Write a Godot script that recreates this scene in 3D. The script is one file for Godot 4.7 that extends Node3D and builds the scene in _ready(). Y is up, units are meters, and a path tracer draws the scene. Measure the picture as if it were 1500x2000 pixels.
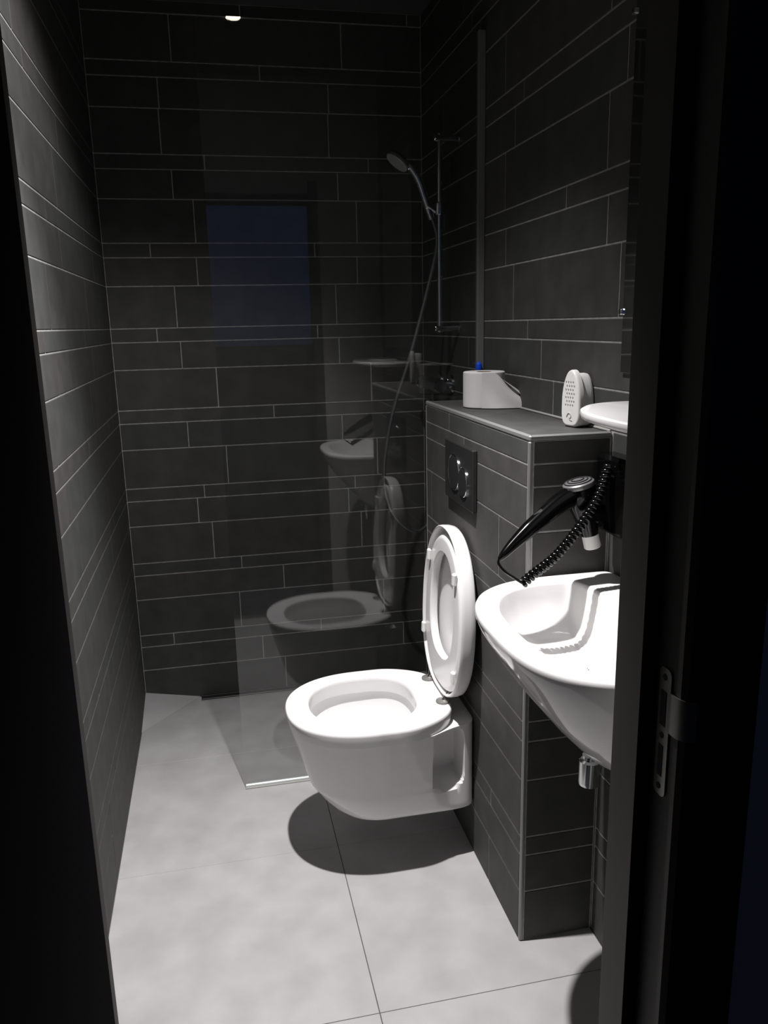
extends Node3D
# Dark tiled wet room seen through its doorway. World frame: x across the room (left wall 0), y up, z from the back wall (0) towards the viewer.

const W := 1.1856          # right wall
const XB := 0.9966         # face of the cistern boxing
const ZG := 0.7305         # glass screen and far end of the boxing
const ZB := 1.5739         # near end of the boxing
const HB := 1.2508         # top of the boxing
const ZD := 2.25           # inner face of the door wall
const ZO := 2.365          # corridor face of the door wall
const HC := 2.58           # ceiling
const LAMP := Vector3(0.514, 2.563, 1.52)

var rng := RandomNumberGenerator.new()
var M := {}
var cache := {}
var taken := {}

# ---------------------------------------------------------------- naming
func numbered(n: String) -> String:
	var k: int = taken.get(n, 0)
	taken[n] = k + 1
	return n if k == 0 else "%s_%03d" % [n, k]

func tag(o: Node, label: String, category: String, group := "", kind := "") -> void:
	o.set_meta("label", label)
	o.set_meta("category", category)
	if group != "": o.set_meta("group", group)
	if kind != "": o.set_meta("kind", kind)

func thing(n: String, at: Vector3, label: String, category: String, group := "", kind := "") -> Node3D:
	var o := Node3D.new()
	o.name = numbered(n)
	add_child(o)
	o.position = at
	tag(o, label, category, group, kind)
	return o

# v is in world axes; the part is stored relative to its parent's place
func part(n: String, mesh: Mesh, mat: Material, parent: Node3D, at := Vector3.ZERO, basis := Basis.IDENTITY, local := false) -> MeshInstance3D:
	var o := MeshInstance3D.new()
	o.name = n
	o.mesh = mesh
	o.material_override = mat
	o.cast_shadow = GeometryInstance3D.SHADOW_CASTING_SETTING_ON
	parent.add_child(o, true)
	var origin := Vector3.ZERO if local else world_at(parent)
	o.transform = Transform3D(basis, at - origin)
	return o

func world_at(p: Node3D) -> Vector3:
	var v := Vector3.ZERO
	var n: Node = p
	while n != self and n != null:
		v += (n as Node3D).position
		n = n.get_parent()
	return v

func solo(n: String, mesh: Mesh, mat: Material, at: Vector3, label: String, category: String, group := "", kind := "") -> MeshInstance3D:
	var o := MeshInstance3D.new()
	o.name = numbered(n)
	o.mesh = mesh
	o.material_override = mat
	add_child(o)
	o.position = at
	tag(o, label, category, group, kind)
	return o

# ---------------------------------------------------------------- meshes: triangle soup with counter-clockwise outside faces
func commit(v: PackedVector3Array, crease := 35.0, closed := true) -> ArrayMesh:
	var nt := v.size() / 3
	if closed:
		var vol := 0.0
		for t in nt:
			vol += v[t * 3].dot(v[t * 3 + 1].cross(v[t * 3 + 2]))
		if vol < 0.0:
			for t in nt:
				var q := v[t * 3 + 1]
				v[t * 3 + 1] = v[t * 3 + 2]
				v[t * 3 + 2] = q
	var fn := PackedVector3Array()
	fn.resize(nt)
	var area := PackedVector3Array()
	area.resize(nt)
	var at := {}
	for t in nt:
		var n := (v[t * 3 + 1] - v[t * 3]).cross(v[t * 3 + 2] - v[t * 3])
		area[t] = n
		fn[t] = n.normalized()
		for k in 3:
			var key := Vector3i((v[t * 3 + k] * 20000.0).round())
			if at.has(key): at[key].append(t)
			else: at[key] = [t]
	var lim := cos(deg_to_rad(crease))
	var norm := PackedVector3Array()
	norm.resize(nt * 3)
	for t in nt:
		for k in 3:
			var key := Vector3i((v[t * 3 + k] * 20000.0).round())
			var s := Vector3.ZERO
			for u in at[key]:
				if fn[u].dot(fn[t]) >= lim: s += area[u]
			norm[t * 3 + k] = s.normalized() if s.length() > 1e-14 else fn[t]
	# clockwise for the engine
	for t in nt:
		var q := v[t * 3 + 1]
		v[t * 3 + 1] = v[t * 3 + 2]
		v[t * 3 + 2] = q
		var m := norm[t * 3 + 1]
		norm[t * 3 + 1] = norm[t * 3 + 2]
		norm[t * 3 + 2] = m
	var arr := []
	arr.resize(Mesh.ARRAY_MAX)
	arr[Mesh.ARRAY_VERTEX] = v
	arr[Mesh.ARRAY_NORMAL] = norm
	var me := ArrayMesh.new()
	me.add_surface_from_arrays(Mesh.PRIMITIVE_TRIANGLES, arr)
	return me

func tri(v: PackedVector3Array, a: Vector3, b: Vector3, c: Vector3) -> void:
	if a.is_equal_approx(b) or b.is_equal_approx(c) or a.is_equal_approx(c): return
	v.append(a); v.append(b); v.append(c)

func quad(v: PackedVector3Array, a: Vector3, b: Vector3, c: Vector3, d: Vector3) -> void:
	tri(v, a, b, c)
	tri(v, a, c, d)

# box with chamfered edges, centred; soup appended with offset
func cbox_soup(v: PackedVector3Array, c: Vector3, s: Vector3, ch: float) -> void:
	var h := s * 0.5
	ch = minf(ch, minf(h.x, minf(h.y, h.z)) * 0.9)
	var i := h - Vector3(ch, ch, ch)
	var sg := [-1.0, 1.0]
	# six faces
	for a in 3:
		var b := (a + 1) % 3
		var d := (a + 2) % 3
		for q in sg:
			var p := []
			for e in [[-1, -1], [1, -1], [1, 1], [-1, 1]]:
				var w := Vector3.ZERO
				w[a] = h[a] * q
				w[b] = i[b] * e[0]
				w[d] = i[d] * e[1]
				p.append(c + w)
			if q > 0: quad(v, p[0], p[1], p[2], p[3])
			else: quad(v, p[3], p[2], p[1], p[0])
		# four edges along axis a
		for q in sg:
			for r in sg:
				var p := []
				for e in [[0, -1], [0, 1], [1, 1], [1, -1]]:
					var w := Vector3.ZERO
					w[a] = i[a] * e[1]
					w[b] = (h[b] if e[0] == 0 else i[b]) * q
					w[d] = (i[d] if e[0] == 0 else h[d]) * r
					p.append(c + w)
				if q * r < 0: quad(v, p[0], p[1], p[2], p[3])
				else: quad(v, p[3], p[2], p[1], p[0])
	for x in sg:
		for y in sg:
			for z in sg:
				var a := c + Vector3(h.x * x, i.y * y, i.z * z)
				var b := c + Vector3(i.x * x, h.y * y, i.z * z)
				var d := c + Vector3(i.x * x, i.y * y, h.z * z)
				if x * y * z > 0: tri(v, a, b, d)
				else: tri(v, a, d, b)

func cbox(s: Vector3, ch := 0.001) -> ArrayMesh:
	var key := "b%.4f_%.4f_%.4f_%.4f" % [s.x, s.y, s.z, ch]
	if not cache.has(key):
		var v := PackedVector3Array()
		cbox_soup(v, Vector3.ZERO, s, ch)
		cache[key] = commit(v, 20.0)
	return cache[key]

# rings of equal length; caps close the first and last ring
func loft_soup(v: PackedVector3Array, rings: Array, cap_a := true, cap_b := true, loop := false) -> void:
	var n: int = rings[0].size()
	var last := rings.size() if loop else rings.size() - 1
	for r in last:
		var a: PackedVector3Array = rings[r]
		var b: PackedVector3Array = rings[(r + 1) % rings.size()]
		for k in n:
			var m := (k + 1) % n
			quad(v, a[k], a[m], b[m], b[k])
	if loop: return
	if cap_a:
		var r0: PackedVector3Array = rings[0]
		var c := Vector3.ZERO
		for p in r0: c += p / n
		for k in n: tri(v, c, r0[(k + 1) % n], r0[k])
	if cap_b:
		var r1: PackedVector3Array = rings[rings.size() - 1]
		var c := Vector3.ZERO
		for p in r1: c += p / n
		for k in n: tri(v, c, r1[k], r1[(k + 1) % n])

func loft(rings: Array, crease := 40.0, cap_a := true, cap_b := true, loop := false) -> ArrayMesh:
	var v := PackedVector3Array()
	loft_soup(v, rings, cap_a, cap_b, loop)
	return commit(v, crease)

func ring_at(c: Vector3, ax: Vector3, r: float, sides: int, ref: Vector3) -> PackedVector3Array:
	var a := ax.normalized()
	var u := (ref - a * ref.dot(a)).normalized()
	var w := a.cross(u)
	var o := PackedVector3Array()
	for k in sides:
		var t := TAU * k / sides
		o.append(c + (u * cos(t) + w * sin(t)) * r)
	return o

func tube_soup(v: PackedVector3Array, pts: PackedVector3Array, radii: Array, sides := 12, flat := 1.0) -> void:
	var rings := []
	var ref := Vector3.UP
	var d0 := (pts[1] - pts[0]).normalized()
	if absf(d0.dot(ref)) > 0.9: ref = Vector3.RIGHT
	for k in pts.size():
		var d := (pts[mini(k + 1, pts.size() - 1)] - pts[maxi(k - 1, 0)]).normalized()
		ref = (ref - d * ref.dot(d)).normalized()
		rings.append(ring_at(pts[k], d, radii[mini(k, radii.size() - 1)], sides, ref))
	loft_soup(v, rings)

func tube(pts: PackedVector3Array, radii: Array, sides := 12) -> ArrayMesh:
	var v := PackedVector3Array()
	tube_soup(v, pts, radii, sides)
	return commit(v, 50.0)

func smooth_path(pts: Array, per := 8) -> PackedVector3Array:
	var o := PackedVector3Array()
	for k in pts.size() - 1:
		var a: Vector3 = pts[maxi(k - 1, 0)]
		var b: Vector3 = pts[k]
		var c: Vector3 = pts[k + 1]
		var d: Vector3 = pts[mini(k + 2, pts.size() - 1)]
		for i in per: o.append(b.cubic_interpolate(c, a, d, float(i) / per))
	o.append(pts[pts.size() - 1])
	return o

# profile of (radius, height) turned about axis from base c
func lathe(profile: Array, axis := Vector3.UP, sides := 32, crease := 35.0, c := Vector3.ZERO) -> ArrayMesh:
	var v := PackedVector3Array()
	lathe_soup(v, profile, axis, sides, c)
	return commit(v, crease)

func lathe_soup(v: PackedVector3Array, profile: Array, axis: Vector3, sides: int, c: Vector3) -> void:
	var ref := Vector3.RIGHT if absf(axis.normalized().x) < 0.8 else Vector3.UP
	var rings := []
	for p in profile: rings.append(ring_at(c + axis.normalized() * p[1], axis, maxf(p[0], 0.00001), sides, ref))
	loft_soup(v, rings)

# closed outline (Vector2 list, any direction) extruded along w, placed by u and n axes at c
func extrude(outline: PackedVector2Array, c: Vector3, u: Vector3, n: Vector3, w: Vector3, crease := 30.0) -> ArrayMesh:
	var v := PackedVector3Array()
	var idx := Geometry2D.triangulate_polygon(outline)
	var p := PackedVector3Array()
	for q in outline: p.append(c + u * q.x + n * q.y)
	for t in idx.size() / 3:
		tri(v, p[idx[t * 3]], p[idx[t * 3 + 1]], p[idx[t * 3 + 2]])
		tri(v, p[idx[t * 3]] + w, p[idx[t * 3 + 2]] + w, p[idx[t * 3 + 1]] + w)
	# side walls wound to agree with the first cap
	var cw := Geometry2D.is_polygon_clockwise(outline)
	var tcw := true
	if idx.size() > 2:
		var a := outline[idx[0]]
		tcw = (outline[idx[1]] - a).cross(outline[idx[2]] - a) < 0.0
	for k in p.size():
		var m := (k + 1) % p.size()
		if cw == tcw: quad(v, p[m], p[k], p[k] + w, p[m] + w)
		else: quad(v, p[k], p[m], p[m] + w, p[k] + w)
	return commit(v, crease)

func sgnpow(x: float, e: float) -> float:
	return signf(x) * pow(absf(x), e)

# egg outline in the x-z plane: front half towards -x, back half towards +x
func egg(xc: float, zc: float, front: float, back: float, a: float, nf: float, nb: float, y: float, n := 96) -> PackedVector3Array:
	var o := PackedVector3Array()
	for k in n:
		var t := TAU * k / n
		var c := cos(t)
		var s := sin(t)
		if c < 0.0: o.append(Vector3(xc + front * sgnpow(c, 2.0 / nf), y, zc + a * sgnpow(s, 2.0 / nf)))
		else: o.append(Vector3(xc + back * sgnpow(c, 2.0 / nb), y, zc + a * sgnpow(s, 2.0 / nb)))
	return o

# ---------------------------------------------------------------- materials
func mat(n: String, c: Color, rough: float, metal := 0.0, spec := 0.5) -> StandardMaterial3D:
	var m := StandardMaterial3D.new()
	m.resource_name = n
	m.albedo_color = c
	m.roughness = rough
	m.metallic = metal
	m.metallic_specular = spec
	M[n] = m
	return m

func noise_image(sd: int, freq: float, lo: Color, hi: Color, size := 512, oct := 4) -> ImageTexture:
	var f := FastNoiseLite.new()
	f.seed = sd
	f.frequency = freq
	f.fractal_octaves = oct
	var src := f.get_seamless_image(size, size)
	var im := Image.create(size, size, false, Image.FORMAT_RGB8)
	for y in size:
		for x in size:
			im.set_pixel(x, y, lo.lerp(hi, src.get_pixel(x, y).r))
	return ImageTexture.create_from_image(im)

func triplanar(m: StandardMaterial3D, tex: Texture2D, scale: float) -> void:
	m.albedo_texture = tex
	m.uv1_triplanar = true
	m.uv1_world_triplanar = true
	m.uv1_scale = Vector3.ONE * scale

func materials() -> void:
	var mottle := noise_image(3, 0.012, Color(0.80, 0.80, 0.80), Color(1.0, 1.0, 1.0), 256, 5)
	for k in 4:
		var c: Color = [Color(0.262, 0.264, 0.252), Color(0.271, 0.270, 0.259), Color(0.252, 0.258, 0.249), Color(0.269, 0.263, 0.250)][k]
		var m := mat("tile%d" % k, c, 0.75, 0.0, 0.6)
		triplanar(m, mottle, 3.0)
	var grout := mat("grout", Color(0.70, 0.70, 0.685), 0.9)
	triplanar(grout, mottle, 9.0)
	var floor_tex := noise_image(11, 0.006, Color(0.90, 0.897, 0.893), Color(1, 1, 1), 1024, 6)
	for k in 2:
		var m := mat("floor%d" % k, [Color(0.70, 0.697, 0.695), Color(0.695, 0.692, 0.69)][k], 0.55)
		triplanar(m, floor_tex, 0.9)
	mat("floor_grout", Color(0.34, 0.335, 0.33), 0.9)
	mat("ceramic", Color(0.93, 0.925, 0.92), 0.08)
	mat("seat_plastic", Color(0.93, 0.925, 0.92), 0.22)
	mat("white_plastic", Color(0.9, 0.9, 0.885), 0.4)
	mat("vent_plastic", Color(0.66, 0.67, 0.66), 0.5)
	mat("paper", Color(0.86, 0.855, 0.85), 0.95, 0.0, 0.2)
	mat("card", Color(0.6, 0.53, 0.43), 0.9)
	mat("chrome", Color(0.85, 0.86, 0.87), 0.15, 1.0)
	mat("steel", Color(0.62, 0.62, 0.6), 0.35, 1.0)
	mat("alu", Color(0.56, 0.565, 0.56), 0.5, 0.35)
	mat("hinge", Color(0.6, 0.59, 0.57), 0.3, 0.5)
	mat("channel", Color(0.45, 0.455, 0.45), 0.55, 0.1)
	mat("dark_plate", Color(0.17, 0.17, 0.17), 0.35)
	mat("black_gloss", Color(0.03, 0.03, 0.032), 0.12, 0.0, 0.4)
	mat("black_rubber", Color(0.03, 0.03, 0.032), 0.16)
	mat("hose", Color(0.5, 0.51, 0.52), 0.35, 0.8)
	mat("mirror", Color(0.9, 0.91, 0.9), 0.03, 1.0)
	mat("frame", Color(0.118, 0.109, 0.097), 0.6)
	mat("satin", Color(0.78, 0.78, 0.78), 0.35, 0.2)
	mat("drain_dark", Color(0.2, 0.19, 0.18), 0.5, 0.3)
	mat("grille", Color(0.5, 0.5, 0.5), 0.35, 0.5)
	mat("bright_alu", Color(0.86, 0.88, 0.875), 0.25, 0.5)
	mat("door", Color(0.065, 0.06, 0.075), 0.9, 0.0, 0.1)
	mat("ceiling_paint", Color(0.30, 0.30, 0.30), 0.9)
	mat("plaster", Color(0.66, 0.66, 0.65), 0.85)
	mat("carpet", Color(0.16, 0.17, 0.2), 0.95)
	mat("blue", Color(0.06, 0.33, 0.92), 0.4)
	mat("slot", Color(0.02, 0.02, 0.02), 0.8)
	mat("silicone", Color(0.62, 0.62, 0.6), 0.5)
	mat("water", Color(0.82, 0.84, 0.84), 0.02)
	var g := mat("glass", Color(0.06, 0.11, 0.095, 0.05), 0.0)
	g.transparency = BaseMaterial3D.TRANSPARENCY_ALPHA
	var g2 := mat("glass_edge", Color(0.30, 0.52, 0.45), 0.1)
	g2.metallic_specular = 0.6
	var pane := mat("window_glass", Color(0.8, 0.85, 0.9, 0.05), 0.0)
	pane.transparency = BaseMaterial3D.TRANSPARENCY_ALPHA
	var b := mat("bulb", Color(1, 1, 1), 0.4)
	b.emission_enabled = true
	b.emission = Color(1.0, 0.955, 0.88)
	b.emission_energy_multiplier = 30.0

# ---------------------------------------------------------------- tiling
func row_heights() -> Array:
	var ys := [0.0]
	var y := 0.1387
	var k := 0
	var steps := [0.10, 0.05, 0.15]
	while y < HC - 0.01:
		ys.append(y)
		y += steps[k % 3]
		k += 1
	ys.append(HC)
	return ys

# tiles on a plane: u runs along udir from o, up is y, n is the outside normal; joints[row] is the place of one joint along u
func tile_face(parent: Node3D, o: Vector3, udir: Vector3, n: Vector3, u0: float, u1: float, y0: float, y1: float, joints: Dictionary, sd: int) -> void:
	var r := RandomNumberGenerator.new()
	r.seed = sd
	var ys := row_heights()
	var gap := 0.0036
	var th := 0.006
	for row in ys.size() - 1:
		var a := maxf(ys[row], y0)
		var b := minf(ys[row + 1], y1)
		var j: float = joints.get(row, r.randf() * 0.6)
		if b - a < 0.012: continue
		var cuts := [u0]
		var s: float = j - 0.6 * ceil((j - u0) / 0.6)
		while s < u1 - 0.015:
			if s > u0 + 0.015: cuts.append(s)
			s += 0.6
		cuts.append(u1)
		for k in cuts.size() - 1:
			var len: float = cuts[k + 1] - cuts[k] - gap
			var hh := b - a - gap
			var size := udir.abs() * len + Vector3.UP * hh + n.abs() * th
			var c: Vector3 = o + udir * ((cuts[k] + cuts[k + 1]) * 0.5) + Vector3.UP * ((a + b) * 0.5) - n * (th * 0.5)
			part("tile", cbox(size, 0.0013), M["tile%d" % (r.randi() % 4)], parent, c)

func slab(n: String, lo: Vector3, hi: Vector3, m: Material, label: String, category: String) -> MeshInstance3D:
	var c := (lo + hi) * 0.5
	c.y = lo.y
	var v := PackedVector3Array()
	cbox_soup(v, Vector3(0, (hi.y - lo.y) * 0.5, 0), hi - lo, 0.0005)
	return solo(n, commit(v, 20.0), m, c, label, category, "", "structure")

const SINK := 0.0012

# ---------------------------------------------------------------- build
func _ready() -> void:
	rng.seed = 7
	# camera
	var cam := Camera3D.new()
	cam.name = "camera"
	cam.keep_aspect = Camera3D.KEEP_HEIGHT
	cam.fov = rad_to_deg(2.0 * atan(1000.0 / 1557.354))
	cam.near = 0.02
	cam.position = Vector3(0.35151, 1.48686, 3.14154)
	cam.rotation = Vector3(-0.2317697, -0.2065846, -0.0221012)
	add_child(cam)
	cam.current = true
	# night sky outside the corridor window
	var we := WorldEnvironment.new()
	we.name = "environment"
	var env := Environment.new()
	env.background_mode = Environment.BG_COLOR
	env.background_color = Color(0.135, 0.168, 0.275)
	env.background_energy_multiplier = 2.2
	env.tonemap_mode = Environment.TONE_MAPPER_LINEAR
	env.tonemap_exposure = 1.0
	env.sdfgi_enabled = true
	env.ssao_enabled = true
	env.ssil_enabled = true
	we.environment = env
	add_child(we)
	materials()
	# the one lamp that is on, with an added fill spot
	ceiling_lamp(7.0, 39.0, 1.5, 54.0)
	shell()
	corridor()
	boxing()
	screen()
	toilet()
	flush_plate()
	basin()
	basin_tap()
	trap()
	mirror()
	glass_shelf()
	hair_dryer()
	shower()
	drain()
	toilet_roll()
	freshener()

func ceiling_lamp(energy: float, angle: float, fill_energy: float, fill_angle: float) -> void:
	var t := thing("ceiling_downlight", LAMP, "small round surface-mounted ceiling downlight with a bright bulb", "lamp")
	part("housing", lathe([[0.0, 0.004], [0.036, 0.004], [0.036, 0.0], [0.040, 0.0], [0.040, HC - LAMP.y - 0.0004], [0.0, HC - LAMP.y - 0.0004]], Vector3.UP, 40), M.frame, t, LAMP)
	part("bulb", lathe([[0.0, 0.0], [0.018, 0.0012], [0.026, 0.004], [0.026, 0.0075], [0.0, 0.0075]], Vector3.UP, 32), M.bulb, t, LAMP - Vector3(0, 0.004, 0))
	# askew core beam of the bulb, plus a spot added to brighten the back wall
	for k in 2:
		var l := SpotLight3D.new()
		l.name = ["core_beam", "back_wall_fill"][k]
		l.light_color = Color(1.0, 0.986, 0.99)
		l.light_energy = [energy, fill_energy][k]
		l.light_size = 0.018
		l.spot_range = 9.0
		l.spot_attenuation = 2.0
		l.spot_angle = [angle, fill_angle][k]
		l.spot_angle_attenuation = [1.0, 0.6][k]
		l.shadow_enabled = true
		t.add_child(l)
		l.look_at_from_position(LAMP + Vector3(0, -0.012, 0), LAMP + [Vector3(-0.085, -1.012, 0.05), Vector3(-0.20, -1.012, -0.20)][k], Vector3.BACK)

func shell() -> void:
	var e := 0.10
	# floor: slab with a tile grid
	var fl := slab("floor", Vector3(-e, -0.12, -e), Vector3(W + e, -0.0012, ZO), M.floor_grout, "pale grey concrete-look tiled floor of the wet room", "floor")
	var xs := [0.0, 0.6193, W]
	var zs := [0.0, 0.5, 1.10, 1.70, ZD + 0.06]
	for i in 2:
		for k in 4:
			var x0: float = xs[i] + 0.0011
			var x1: float = xs[i + 1] - 0.0011
			var z0: float = zs[k] + (0.0003 if k < 3 else 0.0008)
			var z1: float = zs[k + 1] - (0.0003 if k < 2 else 0.0008)
			part("tile", cbox(Vector3(x1 - x0, 0.008, z1 - z0), 0.0006), M["floor%d" % ((i + k) % 2)], fl, Vector3((x0 + x1) * 0.5, -0.004, (z0 + z1) * 0.5))
	# sloped corner piece that falls towards the channel
	var v := PackedVector3Array()
	var A := Vector3(0, 0.042, 0)
	var B := Vector3(0.215, 0.0004, 0)
	var C := Vector3(0, 0.0004, 0.26)
	var D := Vector3(0, 0.0, 0)
	tri(v, A, C, B); tri(v, A, D, C); tri(v, A, B, D); tri(v, D, B, C)
	part("tile", commit(v, 10.0), M.floor0, fl, Vector3.ZERO)
	# back wall
	var bw := slab("wall_back", Vector3(-e, 0, -e), Vector3(W + e, HC, -SINK), M.grout, "back shower wall of long anthracite tiles in three heights", "wall")
	tile_face(bw, Vector3.ZERO, Vector3.RIGHT, Vector3.BACK, 0.0, W, 0.0, HC,
		{0: 0.573, 1: 0.484, 2: 0.13, 3: 0.402, 4: 0.585, 5: 0.419, 6: 0.314, 7: 0.264, 8: 0.293, 9: 0.388, 10: 0.248, 11: 0.58, 12: 0.37, 13: 0.246, 14: 0.164, 15: 0.24, 16: 0.326, 17: 0.165, 18: 0.329, 19: 0.261, 20: 0.379, 21: 0.232}, 21)
	# left wall
	var lw := slab("wall_left", Vector3(-e, 0, 0), Vector3(-SINK, HC, ZD), M.grout, "left wall of long anthracite tiles lit by the downlight", "wall")
	tile_face(lw, Vector3.ZERO, Vector3.BACK, Vector3.RIGHT, 0.0, ZD, 0.0, HC, {6: 1.015, 7: 1.142, 10: 0.6, 13: 1.126, 15: 1.139, 16: 0.3, 17: 0.45}, 22)
	# right wall
	var rw := slab("wall_right", Vector3(W + SINK, 0, 0), Vector3(W + e, HC, ZD), M.grout, "right wall of long anthracite tiles with pale grout lines", "wall")
	var rj := {13: 1.178, 14: 1.083, 15: 0.975, 16: 0.911, 17: 1.304, 18: 0.9, 19: 0.97, 20: 1.028, 21: 0.892, 12: 0.66}
	tile_face(rw, Vector3(W, 0, 0), Vector3.BACK, Vector3.LEFT, 0.0, ZD, HB, HC, rj, 23)
	tile_face(rw, Vector3(W, 0, 0), Vector3.BACK, Vector3.LEFT, 0.0, ZG, 0.0, HB, {}, 24)
	tile_face(rw, Vector3(W, 0, 0), Vector3.BACK, Vector3.LEFT, ZB + 0.002, ZD, 0.0, HB, {0: 1.9, 1: 2.0, 2: 1.95, 3: 2.1}, 25)
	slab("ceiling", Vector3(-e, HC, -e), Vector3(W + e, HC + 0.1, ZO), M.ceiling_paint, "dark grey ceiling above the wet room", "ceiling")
	# door wall: three pieces around the opening, plastered
	slab("wall_front", Vector3(-e, 0, ZD), Vector3(0.150, HC, ZO - 0.02), M.plaster, "narrow plastered wall beside the hinge side of the door frame", "wall")
	slab("wall_front_right", Vector3(0.890, 0, ZD), Vector3(W + e, HC, ZO - 0.02), M.plaster, "plastered wall beside the latch side of the door frame", "wall")
	slab("wall_front_top", Vector3(0.150, 2.085, ZD), Vector3(0.890, HC, ZO - 0.02), M.plaster, "plastered wall above the door opening", "wall")
	door_frame()

func door_frame() -> void:
	var t := thing("trim_1", Vector3(0.51, 0, 2.30), "dark brown rebated door frame around the wet room doorway", "door frame", "", "structure")
	var H := 2.06
	var up := Vector3.UP
	# latch side: narrow reveal at 0.85, rebate at 0.866, casing on the corridor side
	var right := PackedVector2Array([Vector2(0.846, ZD), Vector2(0.846, 2.312), Vector2(0.866, 2.312), Vector2(0.866, 2.368), Vector2(0.872, 2.374), Vector2(0.966, 2.374), Vector2(0.966, ZO - 0.02), Vector2(0.892, ZO - 0.02), Vector2(0.892, ZD - 0.006), Vector2(0.849, ZD - 0.006)])
	part("jamb", extrude(right, Vector3.ZERO, Vector3.RIGHT, Vector3.BACK, up * (H + 0.08)), M.frame, t)
	var left := PackedVector2Array()
	for p in right: left.append(Vector2(0.176 - (p.x - 0.850), p.y))
	part("jamb", extrude(left, Vector3.ZERO, Vector3.RIGHT, Vector3.BACK, up * (H + 0.08)), M.frame, t)
	part("head", cbox(Vector3(0.674 + 0.03, 0.08, 0.10), 0.002), M.frame, t, Vector3(0.513, H + 0.04, 2.305))
	part("casing", cbox(Vector3(0.91, 0.10, 0.03), 0.002), M.frame, t, Vector3(0.511, H + 0.13, 2.361))
	# strike plate on the rebate face
	var sp := Vector3(0.8655, 0.99, 2.338)
	var plate := PackedVector2Array()
	var hw := 0.0125
	var hh := 0.085
	for a in [[hw, hh], [-hw, hh], [-hw, -hh], [hw, -hh]]:
		for k in 5:
			var th := atan2(a[1], a[0]) 
			var cc := Vector2(a[0] - signf(a[0]) * 0.008, a[1] - signf(a[1]) * 0.008)
			var base: float = 0.0
			if a[0] > 0 and a[1] > 0: base = 0.0
			elif a[0] < 0 and a[1] > 0: base = PI / 2
			elif a[0] < 0: base = PI
			else: base = 1.5 * PI
			var q := base + k * PI / 8.0
			plate.append(cc + Vector2(cos(q), sin(q)) * 0.008)
	var st := part("strike_plate", extrude(plate, sp, Vector3.BACK, Vector3.UP, Vector3(-0.0018, 0, 0)), M.steel, t)
	st.set_meta("label", "steel strike plate with latch lip")
	# openings and screws stand as dark insets on the plate
	part("latch_opening", cbox(Vector3(0.001, 0.046, 0.012), 0.0003), M.slot, st, sp + Vector3(-0.0020, 0.032, -0.001))
	part("bolt_opening", cbox(Vector3(0.001, 0.042, 0.010), 0.0003), M.slot, st, sp + Vector3(-0.0020, -0.038, -0.001))
	for y in [0.073, -0.004, -0.073]:
		part("screw", lathe([[0.0, 0.0], [0.0042, 0.0], [0.0042, 0.0006], [0.0, 0.0006]], Vector3.LEFT, 14), M.slot, st, sp + Vector3(-0.0019, y, -0.001))
	var lip := smooth_path([Vector3(0, 0, 0.010), Vector3(-0.0005, 0, 0.020), Vector3(0.001, 0, 0.030), Vector3(0.007, 0, 0.038), Vector3(0.017, 0, 0.041)], 4)
	var v := PackedVector3Array()
	var rings := []
	for k in lip.size():
		var p := lip[k] + sp + Vector3(-0.001, 0.032, 0)
		var d := (lip[mini(k + 1, lip.size() - 1)] - lip[maxi(k - 1, 0)]).normalized()
		var n := Vector3(d.z, 0, -d.x) * 0.0009
		rings.append(PackedVector3Array([p + n + up * 0.026, p - n + up * 0.026, p - n - up * 0.026, p + n - up * 0.026]))
	loft_soup(v, rings)
	part("lip", commit(v, 30.0), M.steel, st)
	# door leaf, open against the corridor on the hinge side
	var d := thing("door_1", Vector3(0.183, 0.008, 2.7255), "dark door leaf standing open on the hinge side of the frame", "door", "", "structure")
	part("leaf", cbox(Vector3(0.04, 2.03, 0.68), 0.003), M.door, d, Vector3(0.183, 1.024, 2.7255))
	for y in [0.25, 1.8]:
		part("hinge", lathe([[0.0, 0.0], [0.008, 0.0], [0.008, 0.08], [0.0, 0.08]], Vector3.UP, 16), M.steel, d, Vector3(0.168, y, 2.384))
	part("handle", tube(smooth_path([Vector3(0.163, 1.05, 3.02), Vector3(0.130, 1.05, 3.02), Vector3(0.117, 1.05, 3.005), Vector3(0.115, 1.05, 2.92)], 5), [0.009], 12), M.steel, d)

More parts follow.
